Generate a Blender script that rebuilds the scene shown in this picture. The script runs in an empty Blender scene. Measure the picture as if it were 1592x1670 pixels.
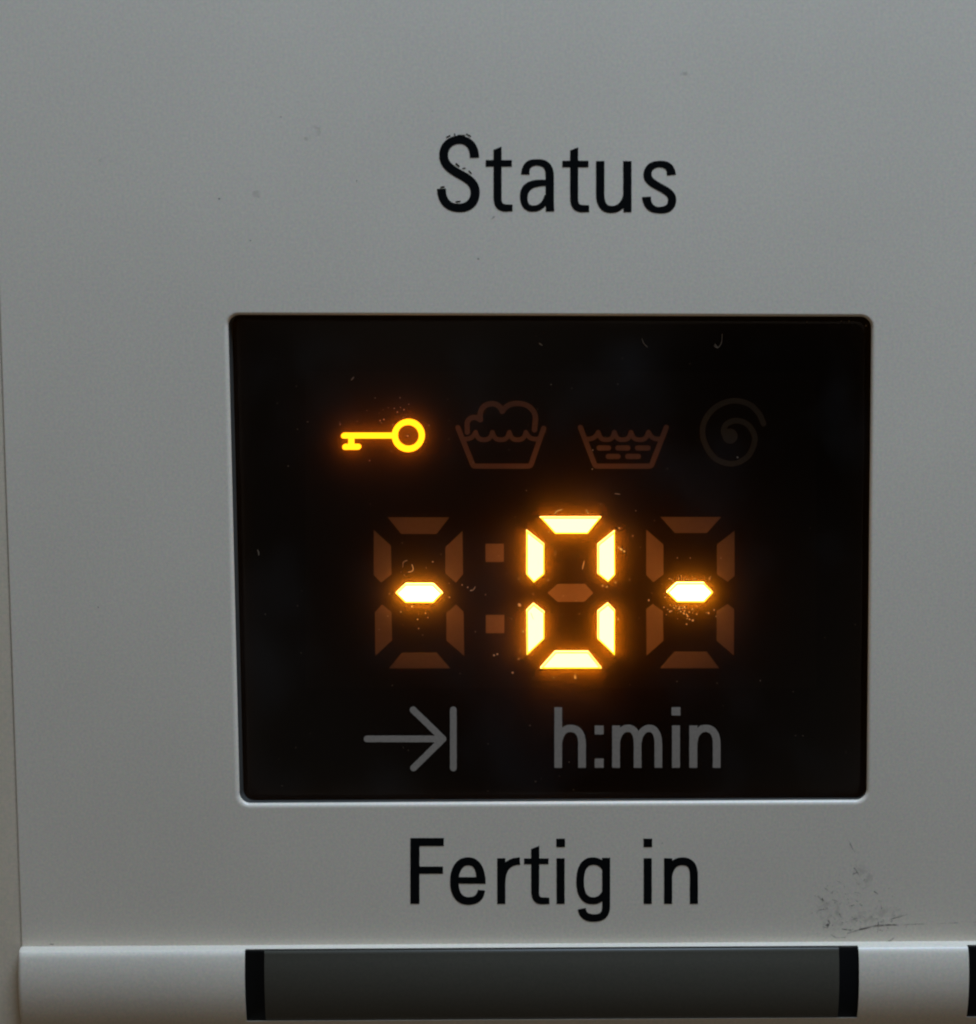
import bpy, math, random
import numpy as np
from mathutils import Matrix, Vector
from mathutils.geometry import tessellate_polygon

random.seed(7)
SC = bpy.context.scene
COL = SC.collection
MM = 0.001

# ------------------------------------------------------------------ camera
# panel frame in millimetres: u right, v up, w out of the panel (world: x=u, z=v, y=-w)
PW, PH, FPX, PXMM = 1592.0, 1670.0, 3000.0, 30.5      # photograph size, focal length in its pixels, pixels per mm
PITCH, YAW, ROLL = -0.10404, 0.003082, -0.006877
def rot(p, y, r):
    cp, sp, cy, sy, cr, sr = math.cos(p), math.sin(p), math.cos(y), math.sin(y), math.cos(r), math.sin(r)
    Rx = np.array([[1, 0, 0], [0, cp, -sp], [0, sp, cp]])
    Ry = np.array([[cy, 0, sy], [0, 1, 0], [-sy, 0, cy]])
    Rz = np.array([[cr, -sr, 0], [sr, cr, 0], [0, 0, 1]])
    return Ry @ Rx @ Rz
RM = rot(PITCH, YAW, ROLL)
DIST = FPX / PXMM
CPOS = (RM @ np.array([0, 0, 1.0])) * DIST
def P(x, y, w=0.0):
    """a point measured in the photograph -> (u, v) in mm on the plane w of the panel"""
    d = RM @ np.array([(x - PW / 2) / FPX, -(y - PH / 2) / FPX, -1.0])
    t = (w - CPOS[2]) / d[2]
    q = CPOS + t * d
    return float(q[0]), float(q[1])
def W3(u, v, w):
    return (u * MM, -w * MM, v * MM)

cam = bpy.data.cameras.new('camera')
cam.sensor_fit = 'HORIZONTAL'; cam.sensor_width = 36
cam.lens = FPX / PW * 36
cam.clip_start = 0.002; cam.clip_end = 10
cam_o = bpy.data.objects.new('camera', cam); COL.objects.link(cam_o)
T = np.array([[1, 0, 0], [0, 0, -1], [0, 1, 0]], float)      # panel -> world axes
Rw = T @ RM
m = Matrix([list(r) for r in Rw]).to_4x4()
m.translation = Vector(W3(*CPOS))
cam_o.matrix_world = m
cam.dof.use_dof = True
cam.dof.focus_distance = DIST * MM * 1.004
cam.dof.aperture_fstop = cam.lens / 2.6          # a phone's small opening, about 2.6 mm
SC.camera = cam_o

# ------------------------------------------------------------------ light: a dim room, a cool window high on the right
wd = bpy.data.worlds.new('World'); SC.world = wd; wd.use_nodes = True
bg = wd.node_tree.nodes['Background']
bg.inputs[1].default_value = 0.100
_nt = wd.node_tree                                # an unlit room: uneven soft tones, warm
_tc = _nt.nodes.new('ShaderNodeTexCoord'); _nz = _nt.nodes.new('ShaderNodeTexNoise'); _nz.inputs['Scale'].default_value = 3.2; _nz.inputs['Detail'].default_value = 1.0
_rp = _nt.nodes.new('ShaderNodeValToRGB')
_rp.color_ramp.elements[0].position = 0.40; _rp.color_ramp.elements[0].color = (0.30, 0.27, 0.235, 1)
_rp.color_ramp.elements[1].position = 0.62; _rp.color_ramp.elements[1].color = (1.62, 1.43, 1.22, 1)
_nt.links.new(_tc.outputs['Generated'], _nz.inputs['Vector']); _nt.links.new(_nz.outputs['Fac'], _rp.inputs['Fac']); _nt.links.new(_rp.outputs['Color'], bg.inputs[0])
def area(name, loc, target, size, power, col):
    l = bpy.data.lights.new(name, 'AREA'); l.shape = 'RECTANGLE'
    l.size, l.size_y = size; l.energy = power; l.color = col
    o = bpy.data.objects.new(name, l); COL.objects.link(o)
    o.location = loc
    o.rotation_euler = (Vector(target) - Vector(loc)).to_track_quat('-Z', 'Y').to_euler()
    return o
area('window_light', (0.055, -0.056, 0.185), (0, 0, -0.005), (0.14, 0.07), 0.56, (0.55, 0.735, 1.0))
SC.view_settings.view_transform = 'Standard'; SC.view_settings.look = 'None'
SC.view_settings.exposure = 0; SC.view_settings.gamma = 1
SC.view_settings.use_curve_mapping = False
SC.render.engine = 'CYCLES'
SC.cycles.max_bounces = 8; SC.cycles.transparent_max_bounces = 16
SC.cycles.filter_width = 2.0
SC.cycles.sample_clamp_indirect = 4

# ------------------------------------------------------------------ materials
def newmat(name):
    mt = bpy.data.materials.new(name); mt.use_nodes = True
    nt = mt.node_tree
    for n in list(nt.nodes): nt.nodes.remove(n)
    out = nt.nodes.new('ShaderNodeOutputMaterial')
    return mt, nt, out
def N(nt, t, **kw):
    n = nt.nodes.new(t)
    for k, v in kw.items(): setattr(n, k, v)
    return n
def plastic(name, col, rough=0.45, grain=0.0, chroma=0.0, blotch=0.0, bump=0.0, spec=0.5, grain_scale=7000, tintcol=None):
    """coloured plastic: fine speckle, uneven soiling and a shallow moulded texture"""
    mt, nt, out = newmat(name)
    b = N(nt, 'ShaderNodeBsdfPrincipled')
    b.inputs['Roughness'].default_value = rough
    b.inputs['Specular IOR Level'].default_value = spec
    tc = N(nt, 'ShaderNodeTexCoord')
    nz = N(nt, 'ShaderNodeTexNoise'); nz.inputs['Scale'].default_value = grain_scale; nz.inputs['Detail'].default_value = 2
    nt.links.new(tc.outputs['Object'], nz.inputs['Vector'])
    big = N(nt, 'ShaderNodeTexNoise'); big.inputs['Scale'].default_value = 70; big.inputs['Detail'].default_value = 4
    nt.links.new(tc.outputs['Object'], big.inputs['Vector'])
    # factor = 1 + grain*(noise-.5)*2 + blotch*(big-.5)*2
    m1 = N(nt, 'ShaderNodeMath', operation='MULTIPLY_ADD'); nt.links.new(nz.outputs['Fac'], m1.inputs[0])
    m1.inputs[1].default_value = 2 * grain; m1.inputs[2].default_value = 1 - grain
    m2 = N(nt, 'ShaderNodeMath', operation='MULTIPLY_ADD'); nt.links.new(big.outputs['Fac'], m2.inputs[0])
    m2.inputs[1].default_value = 2 * blotch; m2.inputs[2].default_value = -blotch
    m3 = N(nt, 'ShaderNodeMath', operation='ADD'); nt.links.new(m1.outputs[0], m3.inputs[0]); nt.links.new(m2.outputs[0], m3.inputs[1])
    mixc = N(nt, 'ShaderNodeMix', data_type='RGBA', blend_type='MIX')
    mixc.inputs['Factor'].default_value = chroma
    mixc.inputs['A'].default_value = (0.5, 0.5, 0.5, 1)
    nt.links.new(nz.outputs['Color'], mixc.inputs['B'])
    sc2 = N(nt, 'ShaderNodeVectorMath', operation='SCALE'); nt.links.new(mixc.outputs['Result'], sc2.inputs[0]); sc2.inputs['Scale'].default_value = 2.0
    mul = N(nt, 'ShaderNodeVectorMath', operation='MULTIPLY'); nt.links.new(sc2.outputs[0], mul.inputs[0]); mul.inputs[1].default_value = col
    sc3 = N(nt, 'ShaderNodeVectorMath', operation='SCALE'); nt.links.new(mul.outputs[0], sc3.inputs[0]); nt.links.new(m3.outputs[0], sc3.inputs['Scale'])
    nt.links.new(sc3.outputs[0], b.inputs['Base Color'])
    if bump:
        bn = N(nt, 'ShaderNodeTexNoise'); bn.inputs['Scale'].default_value = 3200; bn.inputs['Detail'].default_value = 2
        nt.links.new(tc.outputs['Object'], bn.inputs['Vector'])
        bp = N(nt, 'ShaderNodeBump'); bp.inputs['Strength'].default_value = bump; bp.inputs['Distance'].default_value = 0.00002
        nt.links.new(bn.outputs['Fac'], bp.inputs['Height']); nt.links.new(bp.outputs[0], b.inputs['Normal'])
    nt.links.new(b.outputs[0], out.inputs[0])
    return mt
def emitter(name, col, strength):
    mt, nt, out = newmat(name)
    e = N(nt, 'ShaderNodeEmission'); e.inputs[0].default_value = (*col, 1); e.inputs[1].default_value = strength
    nt.links.new(e.outputs[0], out.inputs[0]); return mt
def film(name, col, fac, noisy=0.0):
    """clear sheet added for a glow halo: a little haze scatters light coming through it"""
    mt, nt, out = newmat(name)
    tr = N(nt, 'ShaderNodeBsdfTransparent'); tl = N(nt, 'ShaderNodeBsdfTranslucent'); tl.inputs[0].default_value = (*col, 1)
    mx = N(nt, 'ShaderNodeMixShader'); mx.inputs[0].default_value = fac
    if noisy:
        tc = N(nt, 'ShaderNodeTexCoord'); nz = N(nt, 'ShaderNodeTexNoise'); nz.inputs['Scale'].default_value = 4200; nz.inputs['Detail'].default_value = 5
        nt.links.new(tc.outputs['Object'], nz.inputs['Vector'])
        ma = N(nt, 'ShaderNodeMath', operation='MULTIPLY_ADD'); nt.links.new(nz.outputs['Fac'], ma.inputs[0])
        ma.inputs[1].default_value = 2 * fac * noisy; ma.inputs[2].default_value = fac * (1 - noisy)
        nt.links.new(ma.outputs[0], mx.inputs[0])
    nt.links.new(tr.outputs[0], mx.inputs[1]); nt.links.new(tl.outputs[0], mx.inputs[2]); nt.links.new(mx.outputs[0], out.inputs[0])
    return mt
def lensmat(name):
    """clear glossy cover: see-through, with a mirror-like surface"""
    mt, nt, out = newmat(name)
    tr = N(nt, 'ShaderNodeBsdfTransparent'); gl = N(nt, 'ShaderNodeBsdfGlossy'); gl.inputs['Roughness'].default_value = 0.06
    fr = N(nt, 'ShaderNodeFresnel'); fr.inputs[0].default_value = 1.38
    mx = N(nt, 'ShaderNodeMixShader')
    nt.links.new(fr.outputs[0], mx.inputs[0]); nt.links.new(tr.outputs[0], mx.inputs[1]); nt.links.new(gl.outputs[0], mx.inputs[2])
    # wipe marks and grease: a thin uneven veil
    tc = N(nt, 'ShaderNodeTexCoord'); mp = N(nt, 'ShaderNodeMapping'); mp.inputs['Scale'].default_value = (1.0, 1.0, 0.8); mp.inputs['Rotation'].default_value = (0, 0.5, 0)
    nz = N(nt, 'ShaderNodeTexNoise'); nz.inputs['Scale'].default_value = 170; nz.inputs['Detail'].default_value = 5
    mr = N(nt, 'ShaderNodeMapRange'); mr.inputs['From Min'].default_value = 0.48; mr.inputs['From Max'].default_value = 0.80; mr.inputs['To Max'].default_value = 0.018
    df = N(nt, 'ShaderNodeBsdfDiffuse'); df.inputs[0].default_value = (0.5, 0.52, 0.54, 1)
    m2 = N(nt, 'ShaderNodeMixShader')
    nt.links.new(tc.outputs['Object'], mp.inputs[0]); nt.links.new(mp.outputs[0], nz.inputs['Vector']); nt.links.new(nz.outputs['Fac'], mr.inputs['Value']); nt.links.new(mr.outputs[0], m2.inputs[0])
    nt.links.new(mx.outputs[0], m2.inputs[1]); nt.links.new(df.outputs[0], m2.inputs[2])
    nt.links.new(m2.outputs[0], out.inputs[0]); return mt
def smudge(name, col, cover, scale=2500, lo=0.42, hi=0.62):
    """thin broken smear: noise leaves it patchy"""
    mt, nt, out = newmat(name)
    tr = N(nt, 'ShaderNodeBsdfTransparent'); d = N(nt, 'ShaderNodeBsdfDiffuse'); d.inputs[0].default_value = (*col, 1)
    tc = N(nt, 'ShaderNodeTexCoord'); nz = N(nt, 'ShaderNodeTexNoise'); nz.inputs['Scale'].default_value = scale; nz.inputs['Detail'].default_value = 4
    nt.links.new(tc.outputs['Object'], nz.inputs['Vector'])
    mr = N(nt, 'ShaderNodeMapRange'); nt.links.new(nz.outputs['Fac'], mr.inputs['Value'])
    mr.inputs['From Min'].default_value = lo; mr.inputs['From Max'].default_value = hi; mr.inputs['To Max'].default_value = cover
    mx = N(nt, 'ShaderNodeMixShader'); nt.links.new(mr.outputs[0], mx.inputs[0])
    nt.links.new(tr.outputs[0], mx.inputs[1]); nt.links.new(d.outputs[0], mx.inputs[2]); nt.links.new(mx.outputs[0], out.inputs[0]); return mt
def dustmat(name):
    mt, nt, out = newmat(name)
    d = N(nt, 'ShaderNodeBsdfDiffuse'); d.inputs[0].default_value = (0.20, 0.19, 0.18, 1)
    t = N(nt, 'ShaderNodeBsdfTranslucent'); t.inputs[0].default_value = (0.95, 0.80, 0.60, 1)
    mx = N(nt, 'ShaderNodeMixShader'); mx.inputs[0].default_value = 0.72
    nt.links.new(d.outputs[0], mx.inputs[1]); nt.links.new(t.outputs[0], mx.inputs[2]); nt.links.new(mx.outputs[0], out.inputs[0]); return mt

M_WHITE = plastic('white_plastic', (0.710, 0.624, 0.495), rough=0.36, grain=0.09, chroma=0.13, blotch=0.075, bump=0.15)
M_BEIGE = plastic('yellowed_plastic', (0.66, 0.555, 0.405), rough=0.5, grain=0.10, chroma=0.10, blotch=0.08, bump=0.2)
M_RECESS_SHADE = plastic('recess_wall_shade', (0.05, 0.048, 0.042), rough=0.6, spec=0.2, grain=0.15)  # dark grey carries the dim shade of the recess wall
M_GRIME = plastic('seam_grime', (0.56, 0.51, 0.40), rough=0.8, grain=0.3, blotch=0.4)
M_INK = plastic('black_print', (0.0045, 0.005, 0.005), rough=0.6, spec=0.03)
M_GREYINK = plastic('grey_print', (0.265, 0.222, 0.178), rough=0.7, spec=0.1, grain=0.22)
M_BLACK = plastic('black_plastic', (0.006, 0.006, 0.006), rough=0.35, spec=0.12)
M_BUTTON = plastic('dark_grey_plastic', (0.066, 0.060, 0.044), rough=0.40, grain=0.15, chroma=0.08, spec=0.35, bump=0.1)
M_BACK = plastic('display_black', (0.003, 0.0035, 0.004), rough=0.9, spec=0.0)
M_MODULE = plastic('module_black', (0.0065, 0.0065, 0.0062), rough=0.9, spec=0.0)
M_OFF = plastic('unlit_segment', (0.262, 0.142, 0.097), rough=0.9, spec=0.0, grain=0.12)
M_OFFICON = plastic('unlit_symbol', (0.280, 0.142, 0.115), rough=0.9, spec=0.0, grain=0.12)
M_OFFGREY = plastic('unlit_grey_symbol', (0.098, 0.092, 0.084), rough=0.9, spec=0.0, grain=0.12)
M_ON = emitter('lit_amber', (1.0, 0.50, 0.095), 9.5)
M_ONDASH = emitter('lit_amber_dash', (1.0, 0.55, 0.115), 12)
M_ONRIM = emitter('lit_amber_rim', (1.0, 0.55, 0.015), 2.3)
M_ONKEY = emitter('lit_key', (1.0, 0.38, 0.006), 3.1)
M_HAZE1 = film('halo_haze_tight', (1.0, 0.42, 0.02), 0.135, 0.0)
M_HAZE2 = film('halo_haze_wide', (1.0, 0.34, 0.02), 0.0065, 0.2)
M_LENS = lensmat('clear_cover')
M_SCUFF = smudge('dark_scuff', (0.05, 0.045, 0.04), 0.66, 2700, 0.38, 0.62)
M_FAINT = smudge('faint_smudge', (0.16, 0.15, 0.13), 0.22, 2600, 0.45, 0.75)
M_DUST = dustmat('dust')

# ------------------------------------------------------------------ helpers
def link(name, verts, faces, mat, parent=None, smooth=False):
    me = bpy.data.meshes.new(name); me.from_pydata(verts, [], faces); me.update()
    me.materials.append(mat)
    if smooth: me.polygons.foreach_set('use_smooth', [True] * len(me.polygons))
    o = bpy.data.objects.new(name, me); COL.objects.link(o)
    if parent is not None: o.parent = parent
    return o
def empty(name, loc=(0, 0, 0)):
    o = bpy.data.objects.new(name, None); COL.objects.link(o); o.location = loc; o.empty_display_size = 0.01
    return o
def tag(o, label, cat=None, group=None, kind=None):
    o['label'] = label
    if cat: o['category'] = cat
    if group: o['group'] = group
    if kind: o['kind'] = kind
def fix_normals(o):
    import bmesh
    bm = bmesh.new(); bm.from_mesh(o.data); bmesh.ops.recalc_face_normals(bm, faces=bm.faces); bm.to_mesh(o.data); bm.free()

def bez(p0, p1, p2, p3, n=14):
    t = np.linspace(0, 1, n + 1)[1:, None]
    p0, p1, p2, p3 = map(np.array, (p0, p1, p2, p3))
    return (1 - t) ** 3 * p0 + 3 * (1 - t) ** 2 * t * p1 + 3 * (1 - t) * t * t * p2 + t ** 3 * p3
def path(start, *cmds):
    """polyline from line (x,y) and cubic (x1,y1,x2,y2,x,y) pieces"""
    pts = [np.array(start, float)]
    for c in cmds:
        if len(c) == 2: pts.append(np.array(c, float))
        else: pts += list(bez(pts[-1], c[0:2], c[2:4], c[4:6]))
    return np.array(pts)
def catmull(pts, n=8):
    p = np.array([2 * np.array(pts[0]) - pts[1]] + list(pts) + [2 * np.array(pts[-1]) - pts[-2]], float)
    out = [p[1]]
    for i in range(1, len(p) - 2):
        for k in range(1, n + 1):
            t = k / n
            out.append(0.5 * (2 * p[i] + (p[i + 1] - p[i - 1]) * t + (2 * p[i - 1] - 5 * p[i] + 4 * p[i + 1] - p[i + 2]) * t * t + (3 * p[i] - p[i - 1] - 3 * p[i + 1] + p[i + 2]) * t ** 3))
    return np.array(out)

def sd_stroke(X, Y, pts, hw, round_cap):
    """signed distance to a pen stroke; hw: one half-width or one per end / list along it"""
    pts = np.asarray(pts, float); n = len(pts)
    s = np.concatenate([[0], np.cumsum(np.hypot(*np.diff(pts, axis=0).T))]); s /= s[-1]
    hw = np.atleast_1d(np.array(hw, float))
    hws = np.interp(s, np.linspace(0, 1, len(hw)), hw)
    best = np.full(X.shape, 1e9)
    for i in range(n - 1):
        a, b = pts[i], pts[i + 1]; d = b - a; L2 = d @ d
        if L2 < 1e-12: continue
        tt = ((X - a[0]) * d[0] + (Y - a[1]) * d[1]) / L2
        tc = np.clip(tt, 0, 1)
        dist = np.hypot(X - a[0] - tc * d[0], Y - a[1] - tc * d[1]) - (hws[i] + (hws[i + 1] - hws[i]) * tc)
        best = np.minimum(best, dist)
    if not round_cap:                      # square-cut both ends
        for a, b, h in ((pts[0], pts[1], hws[0]), (pts[-1], pts[-2], hws[-1])):
            d = (a - b) / math.hypot(*(a - b))
            along = (X - a[0]) * d[0] + (Y - a[1]) * d[1]
            near = np.hypot(X - a[0], Y - a[1]) < 1.7 * h
            best = np.where(near, np.maximum(best, along), best)
    return best
def sd_poly(X, Y, pts):
    pts = np.asarray(pts, float); n = len(pts)
    d = np.full(X.shape, 1e9); inside = np.zeros(X.shape, bool)
    for i in range(n):
        a, b = pts[i], pts[(i + 1) % n]; e = b - a
        tc = np.clip(((X - a[0]) * e[0] + (Y - a[1]) * e[1]) / (e @ e), 0, 1)
        d = np.minimum(d, np.hypot(X - a[0] - tc * e[0], Y - a[1] - tc * e[1]))
        c = ((a[1] > Y) != (b[1] > Y))
        with np.errstate(divide='ignore', invalid='ignore'):
            xi = (b[0] - a[0]) * (Y - a[1]) / (b[1] - a[1] + 1e-20) + a[0]
        inside ^= c & (X < xi)
    return np.where(inside, -d, d)
def contours(prims, step, rough=0.0, fat=0.0):
    """outlines of the union of strokes ('s'/'r', pts, hw) and polygons ('p', pts)"""
    allp = np.concatenate([np.asarray(p[1], float) for p in prims]); pad = 12 + max([np.max(p[2]) for p in prims if len(p) > 2] + [0])
    x0, y0 = allp.min(0) - pad; x1, y1 = allp.max(0) + pad
    xs = np.arange(x0, x1 + step, step); ys = np.arange(y0, y1 + step, step)
    X, Y = np.meshgrid(xs, ys)
    F = np.full(X.shape, 1e9)
    for p in prims:
        F = np.minimum(F, sd_poly(X, Y, p[1]) if p[0] == 'p' else sd_stroke(X, Y, p[1], p[2], p[0] == 'r'))
    if rough:
        rs = np.random.RandomState(int(abs(x0 * 7 + y0 * 3)) % 9999)
        k = max(1, int(round(3.5 / step)))
        z = rs.randn(X.shape[0] // k + 3, X.shape[1] // k + 3)
        yi = np.arange(X.shape[0]) / k; xi = np.arange(X.shape[1]) / k
        iy = yi.astype(int); ix = xi.astype(int); fy = (yi - iy)[:, None]; fx = (xi - ix)[None, :]
        nzv = (z[iy][:, ix] * (1 - fy) * (1 - fx) + z[iy + 1][:, ix] * fy * (1 - fx) + z[iy][:, ix + 1] * (1 - fy) * fx + z[iy + 1][:, ix + 1] * fy * fx)
        F = F + rough * nzv
    F = F - fat
    F[np.abs(F) < 1e-6] = 1e-6
    S = F < 0
    def pt(e):
        (j, i, o) = e
        a = F[j, i]; b = F[j, i + 1] if o == 0 else F[j + 1, i]
        t = a / (a - b)
        return (xs[i] + (t * step if o == 0 else 0), ys[j] + (t * step if o == 1 else 0))
    nxt = {}
    code = S[:-1, :-1] * 1 + S[:-1, 1:] * 2 + S[1:, 1:] * 4 + S[1:, :-1] * 8
    for j, i in zip(*np.nonzero((code > 0) & (code < 15))):
        c = code[j, i]
        t_, r_, b_, l_ = (j, i, 0), (j, i + 1, 1), (j + 1, i, 0), (j, i, 1)
        segs = {1: [(l_, t_)], 2: [(t_, r_)], 3: [(l_, r_)], 4: [(r_, b_)], 5: [(l_, t_), (r_, b_)], 6: [(t_, b_)], 7: [(l_, b_)],
                8: [(b_, l_)], 9: [(b_, t_)], 10: [(t_, r_), (b_, l_)], 11: [(b_, r_)], 12: [(r_, l_)], 13: [(r_, t_)], 14: [(t_, l_)]}[int(c)]
        for a, b in segs: nxt[a] = b
    loops = []
    while nxt:
        k0 = next(iter(nxt)); k = k0; lp = []
        while k in nxt:
            lp.append(pt(k)); k = nxt.pop(k)
        if len(lp) > 6: loops.append(np.array(lp))
    res = []
    for lp in loops:                       # drop nearly collinear points
        keep = []
        for q in lp:
            while len(keep) >= 2:
                a, b = keep[-2], keep[-1]
                ab = b - a; aq = q - a
                if abs(ab[0] * aq[1] - ab[1] * aq[0]) / (math.hypot(*aq) + 1e-9) < 0.10 * step and math.hypot(*aq) < 40 * step: keep.pop()
                else: break
            keep.append(q)
        if len(keep) >= 3: res.append(np.array(keep))
    return res
def tess(loops):
    """triangles for outlines with holes; every separate island is filled on its own"""
    def inside(p, lp):
        x, y = p; c = False; n = len(lp)
        for i in range(n):
            a, b = lp[i], lp[(i + 1) % n]
            if (a[1] > y) != (b[1] > y) and x < (b[0] - a[0]) * (y - a[1]) / (b[1] - a[1]) + a[0]: c = not c
        return c
    offs = np.concatenate([[0], np.cumsum([len(l) for l in loops])]).astype(int)
    depth = [[j for j in range(len(loops)) if j != i and inside(loops[i][0], loops[j])] for i in range(len(loops))]
    tris = []
    for i in range(len(loops)):
        if len(depth[i]) % 2: continue
        grp = [i] + [k for k in range(len(loops)) if i in depth[k] and len(depth[k]) == len(depth[i]) + 1]
        idx = np.concatenate([np.arange(offs[g], offs[g] + len(loops[g])) for g in grp])
        for t in tessellate_polygon([[Vector((q[0], q[1], 0)) for q in loops[g]] for g in grp]): tris.append(tuple(int(idx[k]) for k in t))
    return tris
def slab(name, loops, tr, w0, thick, mat, parent):
    """flat shape with thickness: outline loops (holes by even-odd), tr maps outline units to photo pixels"""
    tris = tess(loops)
    flat = [tr(q[0], q[1]) for lp in loops for q in lp]
    n = len(flat); w1 = w0 + thick
    uv = [P(x, y, w1) for x, y in flat]
    verts = [W3(u, v, w1) for u, v in uv] + [W3(u, v, w0) for u, v in uv]
    faces = [tuple(t) for t in tris]
    k = 0
    for lp in loops:
        L = len(lp)
        for i in range(L):
            a, b = k + i, k + (i + 1) % L
            faces.append((a, b, b + n, a + n))
        k += L
    o = link(name, verts, faces, mat, parent)
    fix_normals(o)
    return o
def crop(ox, oy, s):
    return lambda x, y: (ox + x / s, oy + y / s)
def glyph(name, prims, tr, w0, thick, mat, parent, step=1.6, rough=0.0, fat=0.0):
    return slab(name, contours(prims, step, rough, fat), tr, w0, thick, mat, parent)
def rect(x0, y0, x1, y1): return ('p', [(x0, y0), (x1, y0), (x1, y1), (x0, y1)])

# rounded four-sided outline: corners TL, TR, BR, BL in (u, v)
def rquad(c, r, n=10):
    sg = [(1, -1), (-1, -1), (-1, 1), (1, 1)]
    st = [math.pi, math.pi / 2, 0, -math.pi / 2]
    out = []
    for (u, v), (sx, sy), a0 in zip(c, sg, st):
        cx, cy = u + sx * r, v + sy * r
        for k in range(n + 1):
            a = a0 - k / n * math.pi / 2
            out.append((cx + r * math.cos(a), cy + r * math.sin(a)))
    return out
def grow(c, l, t, r, b):
    return [(c[0][0] - l, c[0][1] + t), (c[1][0] + r, c[1][1] + t), (c[2][0] + r, c[2][1] - b), (c[3][0] - l, c[3][1] - b)]

# ------------------------------------------------------------------ control panel: fascia with the display opening
U_LEFT = -25.78; U_RIGHT = 62.0; V_TOP = 62.0; V_CREASE = -23.80
panel = empty('control_panel', W3(0, V_CREASE - 6, 0))
tag(panel, 'white plastic control panel printed Status and Fertig in around the black display', 'control panel')
PINV = Matrix.Translation(-Vector(W3(0, V_CREASE - 6, 0)))
def to_panel(o): o.matrix_parent_inverse = PINV; return o

LENS_W = -0.80
QPX = [(378.2, 512.2), (1422.0, 514.8), (1413.6, 1301.0), (397.2, 1305.6)]     # edge of the black window
q_low = [P(x, y, LENS_W) for x, y in QPX]
q_top = [P(x, y, -0.20) for x, y in [(372.3, 513.4), (1421.2, 516.0), (1413.2, 1304.0), (391.2, 1309.6)]]
rings = [(rquad(q_low, 0.62), LENS_W - 0.35), (rquad(q_low, 0.62), LENS_W), (rquad(q_top, 0.60), -0.20)]
RF = 0.24
for k in range(1, 8):
    a = k / 7 * math.pi / 2
    d = RF * (1 - math.cos(a)); w = -0.20 + 0.20 * math.sin(a)
    rings.append((rquad(grow(q_top, d, 0.6 * d, 0.7 * d, d), 0.60 + 0.8 * d), w))
d = RF + 0.05
rings.append((rquad(grow(q_top, d, 0.62 * d, 0.72 * d, d), 0.60 + 0.8 * d), 0.0))
verts, faces = [], []
nr = len(rings[0][0])
for rg, w in rings: verts += [W3(u, v, w) for u, v in rg]
for k in range(2, len(rings) - 1):
    for i in range(nr):
        a, b = k * nr + i, k * nr + (i + 1) % nr
        faces.append((a, b, b + nr, a + nr))
last = rings[-1][0]
EDGE = 0.09
outer = [(U_LEFT + EDGE, V_TOP), (U_RIGHT, V_TOP), (U_RIGHT, V_CREASE), (U_LEFT + EDGE, V_CREASE)]
tris = tessellate_polygon([[Vector((u, v, 0)) for u, v in outer], [Vector((u, v, 0)) for u, v in last]])
base = len(verts)
verts += [W3(u, v, 0) for u, v in outer] + [W3(u, v, 0) for u, v in last]
faces += [tuple(base + i for i in t) for t in tris]
base = len(verts)                                    # rounded left edge of the fascia, down into the seam
prof = [(U_LEFT + EDGE + 0.06, -0.0005), (U_LEFT + EDGE, -0.0005)] + [(U_LEFT + EDGE - EDGE * math.sin(a), -EDGE * (1 - math.cos(a))) for a in [math.pi / 2 * k / 6 for k in range(1, 7)]] + [(U_LEFT, -2.0)]
for u, w in prof: verts += [W3(u, V_TOP, w), W3(u, V_CREASE, w)]
for k in range(len(prof) - 1): faces.append((base + 2 * k, base + 2 * k + 1, base + 2 * k + 3, base + 2 * k + 2))
fascia = to_panel(link('fascia', verts, faces, M_WHITE, panel, smooth=True))
fix_normals(fascia)
gv, gf = [], []
for rg, w in rings[:3]: gv += [W3(u, v, w) for u, v in rg]
for k in range(2):
    for i in range(nr): gf.append((k * nr + i, k * nr + (i + 1) % nr, (k + 1) * nr + (i + 1) % nr, (k + 1) * nr + i))
recess_wall = to_panel(link('shaded_recess_wall', gv, gf, M_RECESS_SHADE, panel, smooth=False)); fix_normals(recess_wall)  # inner wall of the opening, its shade put into the colour

# ------------------------------------------------------------------ ledge: the rounded roll below the fascia, with button openings
PROF = catmull([(0, 0), (0.02, .30), (0.04, .54), (0.08, .69), (0.15, .775), (0.28, .86), (0.48, .93), (0.8, 1.005), (1.2, 1.065), (1.65, 1.10), (2.1, 1.105), (2.6, 1.075), (3.1, 1.0), (3.6, .88), (4.1, .70), (4.7, .39), (5.3, -.05), (5.8, -.6), (6.1, -1.1)], 4)
def prof_w(dv): return float(np.interp(dv, PROF[:, 0], PROF[:, 1]))
WB = 0.80
d_top = 0.038
d_bot = -(P(1380, 1660.5, 0.75)[1] - V_CREASE)
b_u0, b_u1 = P(399.5, 1600, 1.03)[0], P(1401.0, 1600, 1.03)[0]
c_u0, c_u1 = P(431.0, 1600, 1.03)[0], P(1369.0, 1600, 1.03)[0]
b2 = P(1580.0, 1600, 1.03)[0] - b_u0
openings = [(b_u0, b_u1), (b_u0 + b2, b_u1 + b2)]
dvs = sorted(set([round(x, 4) for x in PROF[:, 0]] + [round(d_top, 4), round(d_bot, 4)]))
us = [U_LEFT, U_LEFT + 0.05, U_LEFT + 0.14, U_LEFT + 0.26] + [x for op in openings for x in (op[0] - 0.06, op[0], op[1], op[1] + 0.06)] + [U_RIGHT + 8]
def edge_drop(u):                                    # rounding at the ledge's left end
    x = min(1.0, max(0.0, (u - U_LEFT) / 0.26)); return 0.24 * (1 - math.sqrt(max(0, 1 - (1 - x) ** 2)))
verts = [W3(u, V_CREASE - dv, prof_w(dv) - edge_drop(u)) for u in us for dv in dvs]
nd = len(dvs); faces = []
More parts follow.
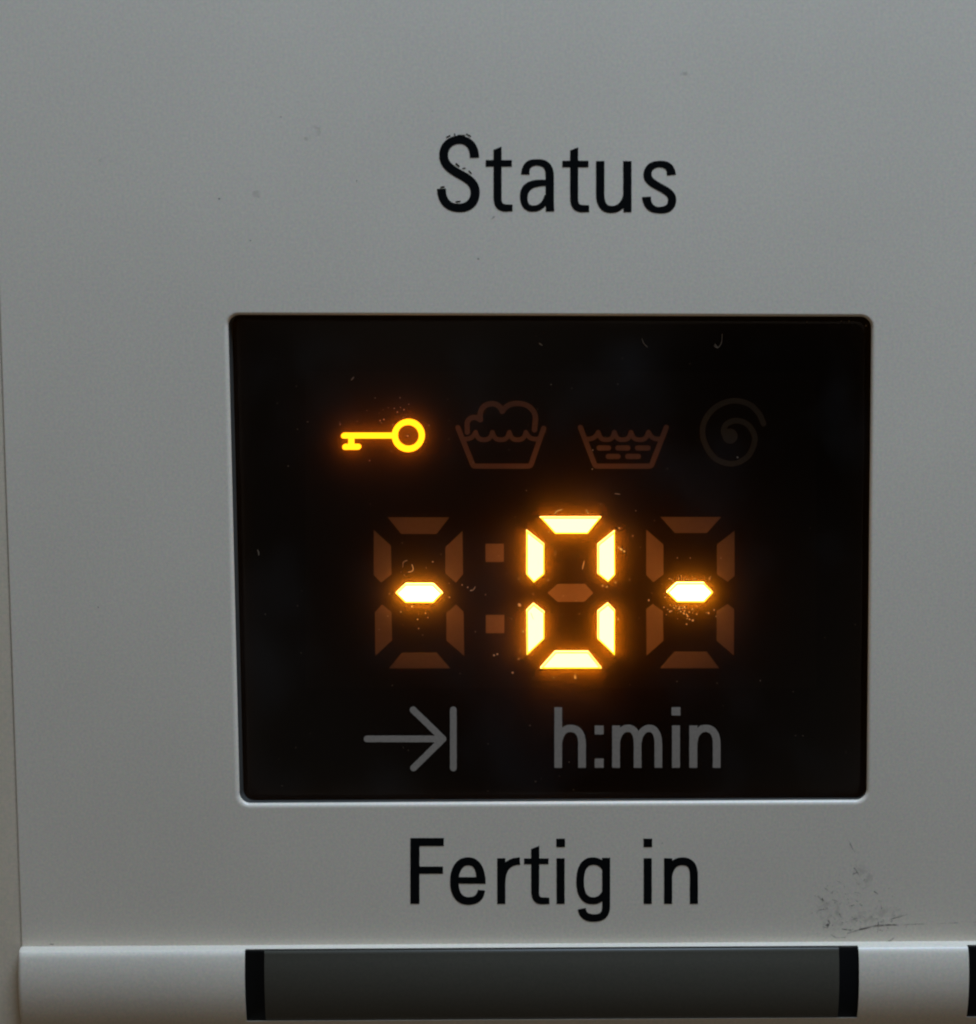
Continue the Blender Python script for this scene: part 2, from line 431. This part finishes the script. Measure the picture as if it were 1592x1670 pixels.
for i in range(len(us) - 1):
    uc = (us[i] + us[i + 1]) / 2
    for j in range(nd - 1):
        dc = (dvs[j] + dvs[j + 1]) / 2
        if any(a < uc < b for a, b in openings) and d_top < dc < d_bot: continue
        faces.append((i * nd + j, i * nd + j + 1, (i + 1) * nd + j + 1, (i + 1) * nd + j))
b0 = len(verts)                                      # left end cap
verts += [W3(U_LEFT, V_CREASE - dv, -1.5) for dv in dvs]
for j in range(nd - 1): faces.append((j, j + 1, b0 + j + 1, b0 + j))
for a, b in openings:                                # walls of the openings
    rng = [dv for dv in dvs if d_top - 1e-6 <= dv <= d_bot + 1e-6]
    loop = [(a, dv) for dv in rng] + [(b, dv) for dv in reversed(rng)]
    k0 = len(verts)
    for u, dv in loop: verts += [W3(u, V_CREASE - dv, prof_w(dv)), W3(u, V_CREASE - dv, prof_w(dv) - 0.45)]
    L = len(loop)
    for i in range(L):
        x, y = k0 + 2 * i, k0 + 2 * ((i + 1) % L)
        faces.append((x, y, y + 1, x + 1))
ledge = to_panel(link('ledge', verts, faces, M_WHITE, panel, smooth=True))
fix_normals(ledge)

# ------------------------------------------------------------------ push buttons set into the ledge
def face_w(dv):
    return prof_w(dv) if dv > 0.5 else prof_w(0.5) - 0.19 * (0.5 - dv)
def patch(name, u0, u1, dv0, dv1, drop, mat, parent, inv, side=0.0, deep=0.6):
    rows = np.linspace(dv0, dv1, 22)
    cols = [(u0, side), (u0 + 0.3 * side, 0.3 * side), (u0 + side, 0.0), (u1 - side, 0.0), (u1 - 0.3 * side, 0.3 * side), (u1, side)] if side else [(u0, 0), (u1, 0)]
    vs, fs = [], []
    for u, e in cols:
        for dv in rows: vs.append(W3(u, V_CREASE - dv, face_w(dv) - drop - e))
    n = len(rows)
    for i in range(len(cols) - 1):
        for j in range(n - 1): fs.append((i * n + j, i * n + j + 1, (i + 1) * n + j + 1, (i + 1) * n + j))
    loop = [i for i in range(n)] + [k * n + n - 1 for k in range(1, len(cols))] + [(len(cols) - 1) * n + j for j in range(n - 2, -1, -1)] + [k * n for k in range(len(cols) - 2, 0, -1)]
    k0 = len(vs)
    for i in loop: x, y, z = vs[i]; vs.append((x, y + deep * MM, z))
    L = len(loop)
    for i in range(L): fs.append((loop[i], loop[(i + 1) % L], k0 + (i + 1) % L, k0 + i))
    o = link(name, vs, fs, mat, parent, smooth=False)
    for p in list(o.data.polygons)[:(len(cols) - 1) * (n - 1)]: p.use_smooth = True
    fix_normals(o); o.matrix_parent_inverse = inv
    return o
bl = W3((b_u0 + b_u1) / 2, V_CREASE - d_bot, 1.2)
button = empty('push_button', bl); binv = Matrix.Translation(-Vector(bl))
tag(button, 'wide dark grey push button directly below the words Fertig in', 'button', 'push buttons in the ledge')
patch('button_surround', b_u0 + 0.005, b_u1 - 0.005, d_top + 0.005, d_bot - 0.005, 0.085, M_BLACK, button, binv)
patch('button_cap', c_u0, c_u1, d_top + 0.015, d_bot - 0.02, 0.045, M_BUTTON, button, binv, side=0.03, deep=0.3)
b2o = button.copy(); COL.objects.link(b2o); b2o.location = Vector(bl) + Vector((b2 * MM, 0, 0))
b2o['label'] = 'push button whose black edge just enters at the bottom right corner'
for ch in list(button.children):
    c = ch.copy(); COL.objects.link(c); c.parent = b2o; c.matrix_parent_inverse = binv

# ------------------------------------------------------------------ the yellowed panel beyond the seam
su = U_LEFT - 0.03
vs, fs = [], []
pr = [(su, -2.0), (su, -0.10), (su - 0.05, -0.085), (su - 0.14, -0.075), (su - 0.3, -0.07), (su - 0.6, -0.07), (su - 30, -0.07)]
for u, w in pr: vs += [W3(u, V_TOP, w), W3(u, -45, w)]
for k in range(len(pr) - 1): fs.append((2 * k, 2 * k + 1, 2 * k + 3, 2 * k + 2))
side = link('side_panel', vs, fs, M_BEIGE, None, smooth=True); fix_normals(side)
tag(side, 'yellowed beige plastic panel beyond the seam along the left edge', 'panel')
gr = link('seam_grime', [W3(su - 0.02, V_TOP, -0.088), W3(U_LEFT + 0.02, V_TOP, -0.088), W3(U_LEFT + 0.02, -45, -0.088), W3(su - 0.02, -45, -0.088)], [(0, 1, 2, 3)], M_GRIME, side)

# ------------------------------------------------------------------ printed words on the fascia
TK = 0.012
cS = crop(690, 200, 3.618)
def small_t(dx, dy):
    return [('p', [(417 + dx, 160 + dy), (463 + dx, 142 + dy), (463 + dx, 320 + dy), (417 + dx, 320 + dy)]), rect(371 + dx, 221 + dy, 524 + dx, 258 + dy),
            ('s', path((440 + dx, 300 + dy), (440 + dx, 440 + dy), (440 + dx, 488 + dy, 458 + dx, 503 + dy, 492 + dx, 503 + dy), (528 + dx, 503 + dy)), [23, 23, 23, 22, 19])]
STATUS = [
    [('s', path((304, 206), (304, 140, 270, 101, 212, 101), (160, 101, 122, 140, 122, 190), (122, 240, 150, 265, 200, 295), (262, 330, 308, 350, 308, 412), (308, 468, 270, 503, 212, 503), (150, 503, 110, 465, 109, 390)), [27, 23, 25.5, 25.5, 26, 27, 23, 25.5]),
     ('r', [(140, 86), (158, 76)], 3), ('r', [(186, 66), (190, 82)], 2.5), ('r', [(206, 74), (246, 75)], 2.5), ('r', [(256, 67), (280, 80)], 2.5), ('r', [(196, 243), (212, 257)], 4), ('r', [(235, 270), (249, 268)], 2.5), ('r', [(272, 286), (284, 299)], 3), ('r', [(196, 467), (218, 464)], 3), ('r', [(106, 381), (124, 379)], 3)],
    small_t(0, 0),
    [('s', path((604, 305), (604, 255, 625, 234, 670, 234), (730, 234, 748, 262, 748, 320), (748, 470), (750, 523)), [24, 18, 24, 24, 24]),
     ('s', path((730, 355), (640, 352, 595, 375, 595, 440), (595, 485, 615, 507, 650, 507), (690, 507, 722, 480, 732, 430)), [17, 24, 18, 15])],
    small_t(452, 4),
    [('s', path((1046, 227), (1046, 420), (1046, 485, 1070, 512, 1112, 512), (1150, 512, 1185, 490, 1197, 430)), [24, 24, 24, 20, 16]), ('p', [(1182, 227), (1230, 227), (1230, 527), (1184, 527), (1182, 470)])],
    [('s', path((1466, 308), (1464, 262, 1440, 244, 1398, 244), (1350, 244, 1325, 270, 1325, 305), (1325, 345, 1365, 362, 1400, 382), (1450, 408, 1470, 425, 1470, 455), (1470, 495, 1445, 516, 1397, 516), (1345, 516, 1320, 485, 1319, 438)), [26, 18, 24, 22, 24, 18, 26])],
]
cF = crop(640, 1340, 2.948)
def ig(dx): return [rect(790 + dx, 177, 828 + dx, 395), rect(789 + dx, 83, 830 + dx, 122)]
FERTIG = [
    [rect(87, 80, 130, 395), rect(87, 80, 247, 117), rect(87, 217, 243, 250)],
    [('s', path((426, 292), (426, 225, 405, 191, 364, 191), (320, 191, 298, 235, 298, 288), (298, 345, 320, 382, 366, 382), (403, 382, 423, 365, 429, 330)), [22, 18, 20, 20, 18, 17]), rect(300, 268, 448, 298)],
    [rect(505, 177, 543, 395), ('s', path((526, 300), (526, 225, 555, 191, 613, 190)), [17, 17, 17])],
    [rect(634, 178, 751, 204), ('p', [(668, 133), (706, 118), (706, 280), (668, 280)]), ('s', path((687, 260), (687, 340), (687, 372, 700, 381, 722, 381), (755, 381)), [19, 19, 17, 14.5])],
    ig(0),
    [('s', path((1030, 240), (1015, 205, 995, 190, 965, 190), (920, 190, 903, 230, 903, 288), (903, 345, 920, 381, 965, 381), (1000, 381, 1020, 355, 1030, 325)), [14, 18, 18, 17, 14]),
     ('s', path((1028, 175), (1028, 410), (1028, 450, 1005, 464, 970, 464), (930, 464, 915, 448, 911, 420)), [19, 19, 19, 17, 19])],
    ig(419),
    [rect(1307, 177, 1345, 395), ('s', path((1328, 290), (1328, 220, 1355, 191, 1393, 191), (1435, 191, 1450, 215, 1450, 260), (1450, 395)), [15, 18, 19, 19])],
]
for gl in STATUS: to_panel(glyph('letter', gl, cS, 0.002, TK, M_INK, fascia, 1.5, 0.35, 0.9))
for gl in FERTIG: to_panel(glyph('letter', gl, cF, 0.002, TK, M_INK, fascia, 1.3, 0.30, 0.7))
for o in COL.objects:
    if o.parent is fascia: o.matrix_parent_inverse = Matrix.Identity(4)

# scuffs, specks and smears on the fascia
cC = crop(1250, 1350, 4.655)
scl = []
for pts, hw in [([(618, 802), (660, 788), (720, 770), (790, 755), (860, 742), (930, 738), (1030, 739)], [3, 6, 8, 7, 10, 5, 3]),
                ([(1030, 739), (1150, 732), (1290, 728), (1440, 722), (1700, 712)], [3, 2.2, 2.6, 2.2, 2.0]),
                ([(668, 308), (684, 325), (698, 352)], [4, 5, 3]), ([(660, 352), (690, 340)], [3, 4]), ([(626, 100), (650, 150), (672, 186)], [1.5, 3.5, 3]),
                ([(503, 487), (527, 474)], [5, 4]), ([(392, 520), (412, 540), (434, 556)], [5, 8, 3]), ([(424, 530), (430, 556)], [2, 3]), ([(384, 645), (400, 625), (462, 616)], [6, 3, 2]),
                ([(455, 742), (470, 735), (462, 770)], [6, 8, 4]), ([(474, 700), (482, 728)], [3, 3]), ([(430, 752), (455, 758)], [3, 4]), ([(872, 540), (869, 575), (876, 615)], [2, 2, 4]),
                ([(662, 488), (706, 497)], [3, 3]), ([(820, 486), (848, 502)], [4, 3]), ([(912, 868), (945, 856), (968, 836)], [4, 6, 3]), ([(488, 808), (530, 838), (600, 832)], [2, 3, 2]),
                ([(850, 720), (846, 792)], [5, 2]), ([(870, 715), (960, 690), (1070, 658)], [4, 2, 1.5]), ([(600, 710), (606, 716)], [3, 3]), ([(655, 694), (690, 690)], [2, 3]), ([(580, 770), (640, 778)], [4, 5]),
                ([(1010, 820), (1014, 824)], [2, 2]), ([(700, 430), (745, 395)], [2, 2]), ([(530, 400), (590, 430)], [2, 2]), ([(445, 460), (500, 500)], [2, 2]), ([(505, 550), (545, 560)], [3, 2])]:
    scl += contours([('r', pts, np.array(hw) * 0.9)], 1.2, 1.3)
rr = random.Random(3)
for k in range(110):
    x, y = rr.gauss(640, 170), rr.gauss(620, 120)
    if y < 830: scl += contours([('r', [(x, y), (x + rr.uniform(-9, 9), y + rr.uniform(-7, 7))], rr.uniform(1.0, 2.6))], 0.8, 0.4)
def flat_bits(name, loops, tr, w, mat, parent, kind='stuff'):
    vs, fs = [], []
    for lp in loops:
        t3 = tessellate_polygon([[Vector((q[0], q[1], 0)) for q in lp]])
        k = len(vs)
        for q in lp:
            u, v = P(*tr(q[0], q[1]), w); vs.append(W3(u, v, w))
        fs += [tuple(k + i for i in t) for t in t3]
    o = link(name, vs, fs, mat, parent); fix_normals(o)
    if kind: o['kind'] = kind
    return o
flat_bits('scuff_marks', scl, cC, 0.006, M_SCUFF, fascia)
idt = lambda x, y: (x, y)
sp = []
for x, y, a, b, hw in [(357, 324, 1, 0, 1.3), (793, 164, 0.8, -4, 1.1), (705, 181, .5, .5, 1.0), (458, 190, .5, .5, 1.1), (408, 392, .6, .6, 0.9), (780, 422, .6, .6, 1.3), (224, 234, 1, 1, 1.1), (802, 357, 5, -4, 1.0),
                       (1226, 157, .5, .5, 1.0), (1080, 1375, .5, .5, .8), (307, 1596, 0, 3, 0.8), (302, 1618, .5, 1, 1.2), (582, 294, 0, 3, .7), (60, 1498, .5, .5, .9), (82, 1540, 5, 0, 0.9), (1376, 640, 0, 2, .7), (160, 990, .4, .4, 1), (1500, 1180, .5, .5, .8), (1480, 900, .5, 2, .6)]:
    sp += contours([('r', [(x, y), (x + a, y + b)], hw)], 0.4, 0.15)
flat_bits('speck_marks', sp, idt, 0.006, M_SCUFF, fascia)
sm = []
for x, y, a, b, hw in [(165, 261, 6, -3, 3.0), (417, 316, 3, 1, 6.0), (513, 208, 4, 8, 6.0), (507, 224, -8, 2, 3), (1107, 121, 12, -1, 3.5), (1373, 387, 3, 0, 3.5), (1590, 422, 2, 3, 6), (1402, 1415, 8, 20, 14), (1350, 1480, 8, 20, 18), (1400, 1500, 60, -10, 12)]:
    sm += contours([('r', [(x, y), (x + a, y + b)], hw)], 0.8, 0.8)
flat_bits('faint_smears', sm, idt, 0.004, M_FAINT, fascia)

# ------------------------------------------------------------------ display behind the opening
dz = Vector(W3(3.5, -16, -1))
disp = empty('display', dz); DINV = Matrix.Translation(-dz)
tag(disp, 'black display window lit with an amber key and a zero between two dashes', 'display')
W_BACK, W_MOD, W_CARD, W_ON, W_FA, W_FB = -2.20, -2.16, -2.12, -1.70, -1.62, -1.42
def under(o, parent):
    o.parent = parent
    o.matrix_parent_inverse = DINV if parent is disp else Matrix.Identity(4)
    return o
def sheet(name, q, w, mat, parent=disp, r=0.5):
    lp = rquad(q, r, 6)
    return under(link(name, [W3(u, v, w) for u, v in lp], [tuple(range(len(lp)))], mat), parent)
def box_plate(name, q, w1, th, mat, parent=disp, r=0.1):
    lp = rquad(q, r, 4); n = len(lp)
    vs = [W3(u, v, w1) for u, v in lp] + [W3(u, v, w1 - th) for u, v in lp]
    fs = [tuple(range(n))] + [(i, (i + 1) % n, (i + 1) % n + n, i + n) for i in range(n)]
    o = under(link(name, vs, fs, mat), parent); fix_normals(o); return o
wide = grow(q_low, 0.6, 0.6, 0.6, 0.6)
back = box_plate('backing_plate', wide, W_BACK, 0.5, M_BACK)
modq = [P(x, y, W_MOD) for x, y in [(498, 606), (1332, 606), (1332, 1122), (498, 1122)]]
module = box_plate('led_module', modq, W_MOD, 0.03, M_MODULE)

cD1 = crop(580, 810, 5.566); cD2 = crop(830, 800, 3.98)
DIG = [
 (cD1, {'top': [(292, 188), (850, 188), (735, 338), (415, 338)], 'tl': [(165, 303), (320, 445), (325, 705), (232, 780), (165, 710)], 'tr': [(970, 312), (975, 705), (910, 780), (815, 695), (815, 460)],
        'mid': [(366, 880), (453, 795), (703, 795), (788, 880), (708, 965), (453, 965)], 'bl': [(175, 1050), (240, 980), (325, 1050), (330, 1305), (180, 1443)], 'br': [(825, 1055), (912, 980), (980, 1045), (985, 1443), (825, 1305)], 'bot': [(420, 1418), (735, 1418), (858, 1558), (305, 1558)]}, {'mid'}),
 (cD2, {'top': [(202, 174), (600, 174), (512, 281), (300, 281)], 'tl': [(115, 260), (231, 352), (231, 543), (162, 599), (115, 547)], 'tr': [(689, 263), (691, 547), (645, 595), (579, 543), (579, 352)],
        'mid': [(252, 665), (315, 607), (495, 607), (548, 665), (490, 722), (315, 722)], 'bl': [(115, 782), (160, 737), (231, 792), (231, 963), (118, 1070)], 'br': [(579, 787), (645, 735), (690, 782), (689, 1073), (579, 967)], 'bot': [(302, 1049), (516, 1049), (601, 1156), (206, 1156)]}, {'top', 'tl', 'tr', 'bl', 'br', 'bot'}),
 (cD2, {'top': [(985, 172), (1378, 172), (1285, 275), (1078, 275)], 'tl': [(893, 255), (1003, 350), (1003, 545), (938, 595), (893, 550)], 'tr': [(1465, 262), (1465, 555), (1420, 592), (1352, 545), (1352, 350)],
        'mid': [(1028, 663), (1092, 601), (1268, 601), (1327, 663), (1268, 726), (1092, 726)], 'bl': [(893, 770), (935, 737), (1000, 785), (1003, 975), (895, 1070)], 'br': [(1350, 785), (1420, 737), (1462, 770), (1460, 1070), (1350, 975)], 'bot': [(1075, 1047), (1285, 1047), (1365, 1153), (985, 1153)]}, {'mid'}),
]
def poly_seg(name, pts, tr, on, parent, mat_on=M_ON, mat_off=M_OFF):
    lp = [np.array([p for p in pts], float)]
    if on:                                 # hot face with a dimmer, yellower border
        px = [Vector(tr(*p)) for p in pts]; n = len(px)
        ar = sum(px[i].x * px[(i + 1) % n].y - px[(i + 1) % n].x * px[i].y for i in range(n))
        sg = 1 if ar > 0 else -1
        inner = []
        for i in range(n):
            e0 = (px[i] - px[i - 1]).normalized(); e1 = (px[(i + 1) % n] - px[i]).normalized()
            n0 = Vector((-e0.y, e0.x)) * sg; n1 = Vector((-e1.y, e1.x)) * sg
            bis = n0 + n1; bis = bis / max(0.25, bis.length_squared) * 2
            inner.append(px[i] + bis * 2.1)
        vs = [W3(*P(q.x, q.y, W_ON), W_ON) for q in px] + [W3(*P(q.x, q.y, W_ON), W_ON) for q in inner] + [W3(*P(q.x, q.y, W_ON), W_CARD) for q in px]
        fs = [tuple(range(n, 2 * n))] + [(i, (i + 1) % n, n + (i + 1) % n, n + i) for i in range(n)] + [(i, (i + 1) % n, 2 * n + (i + 1) % n, 2 * n + i) for i in range(n)]
        o = link(name, vs, fs, mat_on, None)
        o.data.materials.append(M_ONRIM)
        for k in range(1, n + 1): o.data.polygons[k].material_index = 1
        fix_normals(o)
    else: o = slab(name, lp, tr, W_CARD, 0.05, mat_off, None)
    under(o, parent); o.matrix_parent_inverse = Matrix.Identity(4)
    return o
for k, (tr, segs, lit) in enumerate(DIG):
    px = np.array([tr(*p) for s in segs.values() for p in s]); (x0, y0), (x1, y1) = px.min(0) - 10, px.max(0) + 10
    card = box_plate('digit', [P(x0, y0, W_CARD), P(x1, y0, W_CARD), P(x1, y1, W_CARD), P(x0, y1, W_CARD)], W_CARD, 0.02, M_MODULE)
    card['label'] = ['first digit showing a lit dash', 'middle digit showing a lit zero', 'last digit showing a lit dash'][k]
    for s, pts in segs.items():
        o = poly_seg('segment', pts, tr, s in lit, card, M_ONDASH if len(lit) == 1 else M_ON)
        o['label'] = 'glowing amber segment' if s in lit else 'unlit brown segment'
for r_ in [(1180, 428, 1345, 592), (1183, 1075, 1350, 1238)]:
    o = slab('colon_dot', contours([rect(*r_)], 3.0), cD1, W_MOD, 0.05, M_OFF, None); under(o, disp)

cK = crop(520, 620, 3.98); cR = crop(900, 620, 3.98)
a_ = np.linspace(0, 2 * math.pi, 49)
ring = np.stack([580 + 88 * np.cos(a_), 360 + 88 * np.sin(a_)], 1)
key = glyph('key_symbol', [('r', ring, 19), ('r', [(162, 361), (490, 361)], 18), ('r', [(209, 370), (209, 434)], 18), ('r', [(170, 434), (254, 434)], 18)], cK, W_MOD, W_ON - W_MOD, M_ONKEY, None, 2.0); under(key, disp)
key['label'] = 'glowing yellow key symbol'
def wave(xs, x0, x1, pk=338, tr_=387):
    cm = [(x0 + (xs[0] - x0) * .45, tr_ - 2, xs[0] - 16, tr_ - 12, xs[0], pk)]
    for a, b in zip(xs[:-1], xs[1:]):
        m_ = (a + b) / 2
        cm += [(a + 10, tr_ - 8, m_ - 26, tr_, m_, tr_), (m_ + 26, tr_, b - 10, tr_ - 8, b, pk)]
    cm += [(xs[-1] + 16, tr_ - 12, x1 - (x1 - xs[-1]) * .45, tr_ - 2, x1, tr_ - 5)]
    return path((x0, tr_ - 5), *cm)
tub1 = [('r', path((903, 308), (996, 540), (1002, 556, 1008, 558, 1022, 558), (1358, 558), (1372, 558, 1376, 552, 1380, 542), (1460, 312)), 16.5), ('r', wave([1018, 1127, 1237, 1345], 940, 1418), 15),
        ('r', path((964, 338), (962, 290), (962, 248, 1005, 225, 1050, 256)), 17), ('r', path((1047, 256), (1040, 180, 1080, 152, 1128, 152), (1160, 154, 1180, 172, 1192, 202), (1212, 165, 1250, 150, 1290, 150), (1365, 150, 1410, 200, 1407, 255), (1400, 322)), 17.5)]
foam = glyph('foam_tub_symbol', tub1, cK, W_MOD, 0.05, M_OFFICON, None, 2.0); under(foam, disp)
foam['label'] = 'unlit brown symbol of a tub heaped with foam'
tub2 = [('r', path((186, 306), (276, 542), (282, 556, 286, 558, 300, 558), (630, 558), (644, 558, 648, 552, 652, 542), (744, 306)), 16.5), ('r', wave([302, 407, 515, 628], 222, 702), 15)]
rinse = glyph('rinse_tub_symbol', tub2, cR, W_MOD, 0.05, M_OFFICON, None, 2.0); under(rinse, disp)
rinse['label'] = 'unlit brown symbol of a tub of water'
for x0, x1, y in [(308, 368, 440), (430, 494, 440), (557, 626, 440), (367, 430, 495), (494, 562, 495)]:
    o = glyph('water_dash', [('r', [(x0, y), (x1, y)], 17)], cR, W_MOD, 0.05, M_OFFICON, None, 2.0); under(o, rinse); o.matrix_parent_inverse = Matrix.Identity(4)
spir = catmull([(1160, 372), (1118, 345), (1132, 288), (1195, 262), (1272, 288), (1319, 370), (1292, 470), (1232, 525), (1155, 543), (1062, 508), (1000, 425), (978, 330), (1005, 240), (1078, 166), (1180, 133), (1280, 155), (1345, 215), (1375, 282)], 6)
a_ = np.linspace(0, 2 * math.pi, 33)
blob = np.stack([1158 + 24 * np.cos(a_), 363 + 24 * np.sin(a_)], 1)
o = glyph('spiral_symbol', [('r', spir, 18), ('r', blob, 25)], cR, W_MOD, 0.05, M_OFFGREY, None, 2.0); under(o, disp)
o['label'] = 'faint grey unlit spin spiral symbol'

under(sheet('halo_film', grow(q_low, 0.3, 0.3, 0.3, 0.3), W_FA, M_HAZE1), disp)  # added films, tinted orange to make the halo around lit segments
under(sheet('halo_film', grow(q_low, 0.3, 0.3, 0.3, 0.3), W_FB, M_HAZE2), disp)

# clear cover with a bevelled edge
lr = [(rquad(grow(q_low, -0.01, -0.01, -0.01, -0.01), 0.6), LENS_W - 0.3), (rquad(grow(q_low, -0.01, -0.01, -0.01, -0.01), 0.6), LENS_W - 0.02)]
for k in range(1, 6):
    t = k / 5 * math.pi / 2; d = 0.10 * math.sin(t) + 0.32 * k / 5
    lr.append((rquad(grow(q_low, -d, -d, -d, -d), 0.55), LENS_W - 0.02 + 0.11 * math.sin(t)))
vs, fs = [], []
for rg, w in lr: vs += [W3(u, v, w) for u, v in rg]
n = len(lr[0][0])
for k in range(len(lr) - 1):
    for i in range(n): a, b = k * n + i, k * n + (i + 1) % n; fs.append((a, b, b + n, a + n))
nb = len(fs)
k = len(vs); W_LENS = lr[-1][1]
vs += [W3(u, v, W_LENS) for u, v in lr[-1][0]]
fs.append(tuple(range(k, k + n)))
lens = under(link('window_lens', vs, fs, M_LENS, smooth=False), disp)
for p in list(lens.data.polygons)[:nb]: p.use_smooth = True
fix_normals(lens)

# print on the cover
cH = crop(570, 1130, 2.449)
def arch(x0, x1, y0=300): return ('s', path((x0, 215), (x0 + 1, 165, x0 + 20, 142, x0 + 46, 142), (x1 - 12, 142, x1, 168, x1, 205), (x1, y0)), [13, 15, 16, 16])
UNIT = [
    [rect(818, 57, 850, 300), arch(836, 929)],
    [rect(979, 130, 1016, 167)], [rect(979, 262, 1016, 300)],
    [rect(1049, 130, 1081, 300), arch(1067, 1151), arch(1153, 1234)],
    [rect(1288, 130, 1321, 300), rect(1286, 57, 1323, 91)],
    [rect(1357, 130, 1390, 300), arch(1376, 1467)],
]
for k, gl in enumerate(UNIT):
    o = glyph('punctuation_dot' if k in (1, 2) else 'letter', gl, cH, W_LENS + 0.003, TK, M_GREYINK, None, 1.2, 0.4, -0.8); under(o, lens); o.matrix_parent_inverse = Matrix.Identity(4)
o = glyph('arrow_symbol', [('r', [(70, 184), (366, 184)], 14), ('r', [(254, 68), (374, 184), (256, 300)], 14)], cH, W_LENS + 0.003, TK, M_GREYINK, None, 1.2, 0.4, -0.8); under(o, lens); o.matrix_parent_inverse = Matrix.Identity(4)
o = glyph('arrow_stop_bar', [('r', [(415, 68), (415, 300)], 14)], cH, W_LENS + 0.003, TK, M_GREYINK, None, 1.2, 0.4, -0.8); under(o, lens); o.matrix_parent_inverse = Matrix.Identity(4)

# ------------------------------------------------------------------ dust and lint lying on the cover, plus one painted glint
dl = []
def fleck(x, y, r):
    rd = random.Random(int(x * 13 + y * 7)); n = rd.randint(5, 8); r = r * 0.8
    return [np.array([(x + r * rd.uniform(.55, 1.25) * math.cos(2 * math.pi * k / n), y + r * rd.uniform(.55, 1.25) * math.sin(2 * math.pi * k / n)) for k in range(n)])]
for x, y, r in [(847, 987, 3.4), (806, 1069, 2.6), (811, 1067, 2.2), (938, 1105, 2.4), (938, 1101, 1.1), (836, 1097, 2.2), (1058, 979, 2.0), (1013, 896, 2.6), (1018, 899, 2.4), (1009, 893, 1.6), (1010, 861, 1.8), (1032, 874, 1.1), (1037, 833, 1.1), (1130, 1012, 2.4), (1120, 1018, 2.0),
                (706, 916, 1.8), (733, 974, 1.3), (672, 989, 2.2), (654, 998, 1.3), (694, 1000, 1.5), (681, 1010, 1.3), (698, 1007, 1.0), (683, 1025, 1.0), (754, 954, 1.4), (763, 958, 1.6), (665, 711, 1.9), (626, 684, 1.6), (620, 686, 1.4), (648, 672, 1.3), (659, 668, 1.2), (643, 666, .9), (641, 692, .9), (603, 751, 1.0), (555, 692, 1.0),
                (967, 734, 1.4), (966, 765, 1.6), (1203, 746, 1.8), (899, 627, .9), (612, 649, .9), (1176, 910, 1.0), (1105, 910, 1.2), (1126, 910, 1.0), (853, 1030, 1.6), (848, 1062, 1.2), (846, 1075, 1.4), (903, 1105, 1.0), (945, 1001, .9), (1008, 1010, 1.4), (1004, 950, 1.3), (983, 955, 1.6), (990, 957, 1.4), (846, 944, 1.0), (894, 946, 1.2), (895, 868, 1.2), (906, 900, .9),
                (1385, 524, 1.6), (1372, 524, 1.2), (1316, 525, 1.0), (1412.5, 531, 2.3), (491, 1065, .8), (640, 1118, .7), (1310, 1200, .7), (470, 760, .7), (1240, 1110, .8), (1168, 1005, 1.0), (1085, 974, 1.2), (1157, 943, 1.0), (1111, 939, 1.1)]:  # the large fleck in the upper right corner is a painted highlight
    dl += fleck(x, y, r)
rd = random.Random(11)
for k in range(46):
    dl += fleck(rd.gauss(1112, 16), rd.gauss(995, 6.5), rd.uniform(.5, 1.9))
for k in range(26):
    dl += fleck(rd.gauss(1120, 18), rd.gauss(945, 2.5), rd.uniform(.4, 1.0))
for k in range(36):
    dl += fleck(rd.gauss(935, 75), rd.gauss(965, 110), rd.uniform(.35, .9))
for k in range(26):
    dl += fleck(rd.gauss(683, 30), rd.gauss(975, 40), rd.uniform(.35, .9))
for k in range(26):
    dl += fleck(rd.gauss(630, 45), rd.gauss(690, 28), rd.uniform(.35, .8))
for k in range(60):
    dl += fleck(rd.uniform(410, 1400), rd.uniform(540, 1290), rd.uniform(.3, .7))
for pts, hw in [([(657, 925), (658, 917), (664, 914)], .5), ([(672, 921), (674, 928), (671, 932), (666, 933)], 1.2), ([(905, 838), (909, 833), (917, 831)], .7), ([(1047, 552), (1050, 560), (1056, 566)], .5), ([(1178, 545), (1177, 558), (1171, 567), (1165, 564)], .8), ([(1171, 567), (1166, 561)], .6), ([(420, 897), (422, 901), (422, 905)], .8),
                ([(953, 915), (950, 928)], .5), ([(573, 620), (577, 615)], .6), ([(1003, 805), (1011, 806)], .6), ([(880, 560), (884, 563)], .8), ([(956, 831), (960, 838)], .5), ([(775, 957), (772, 962), (767, 963)], .8), ([(870, 1010), (866, 1000)], .4)]:
    dl += contours([('r', catmull(pts, 5) if len(pts) > 2 else pts, hw * 0.6)], 0.25, 0.12)
dust = flat_bits('dust', dl, idt, W_LENS + 0.02, M_DUST, None)
dust.data.update()
# give every fleck a little body
md = dust.modifiers.new('body', 'SOLIDIFY'); md.thickness = 0.00001
tag(dust, 'pale dust flecks, lint and one painted corner glint on the black display window', 'dust', kind='stuff')
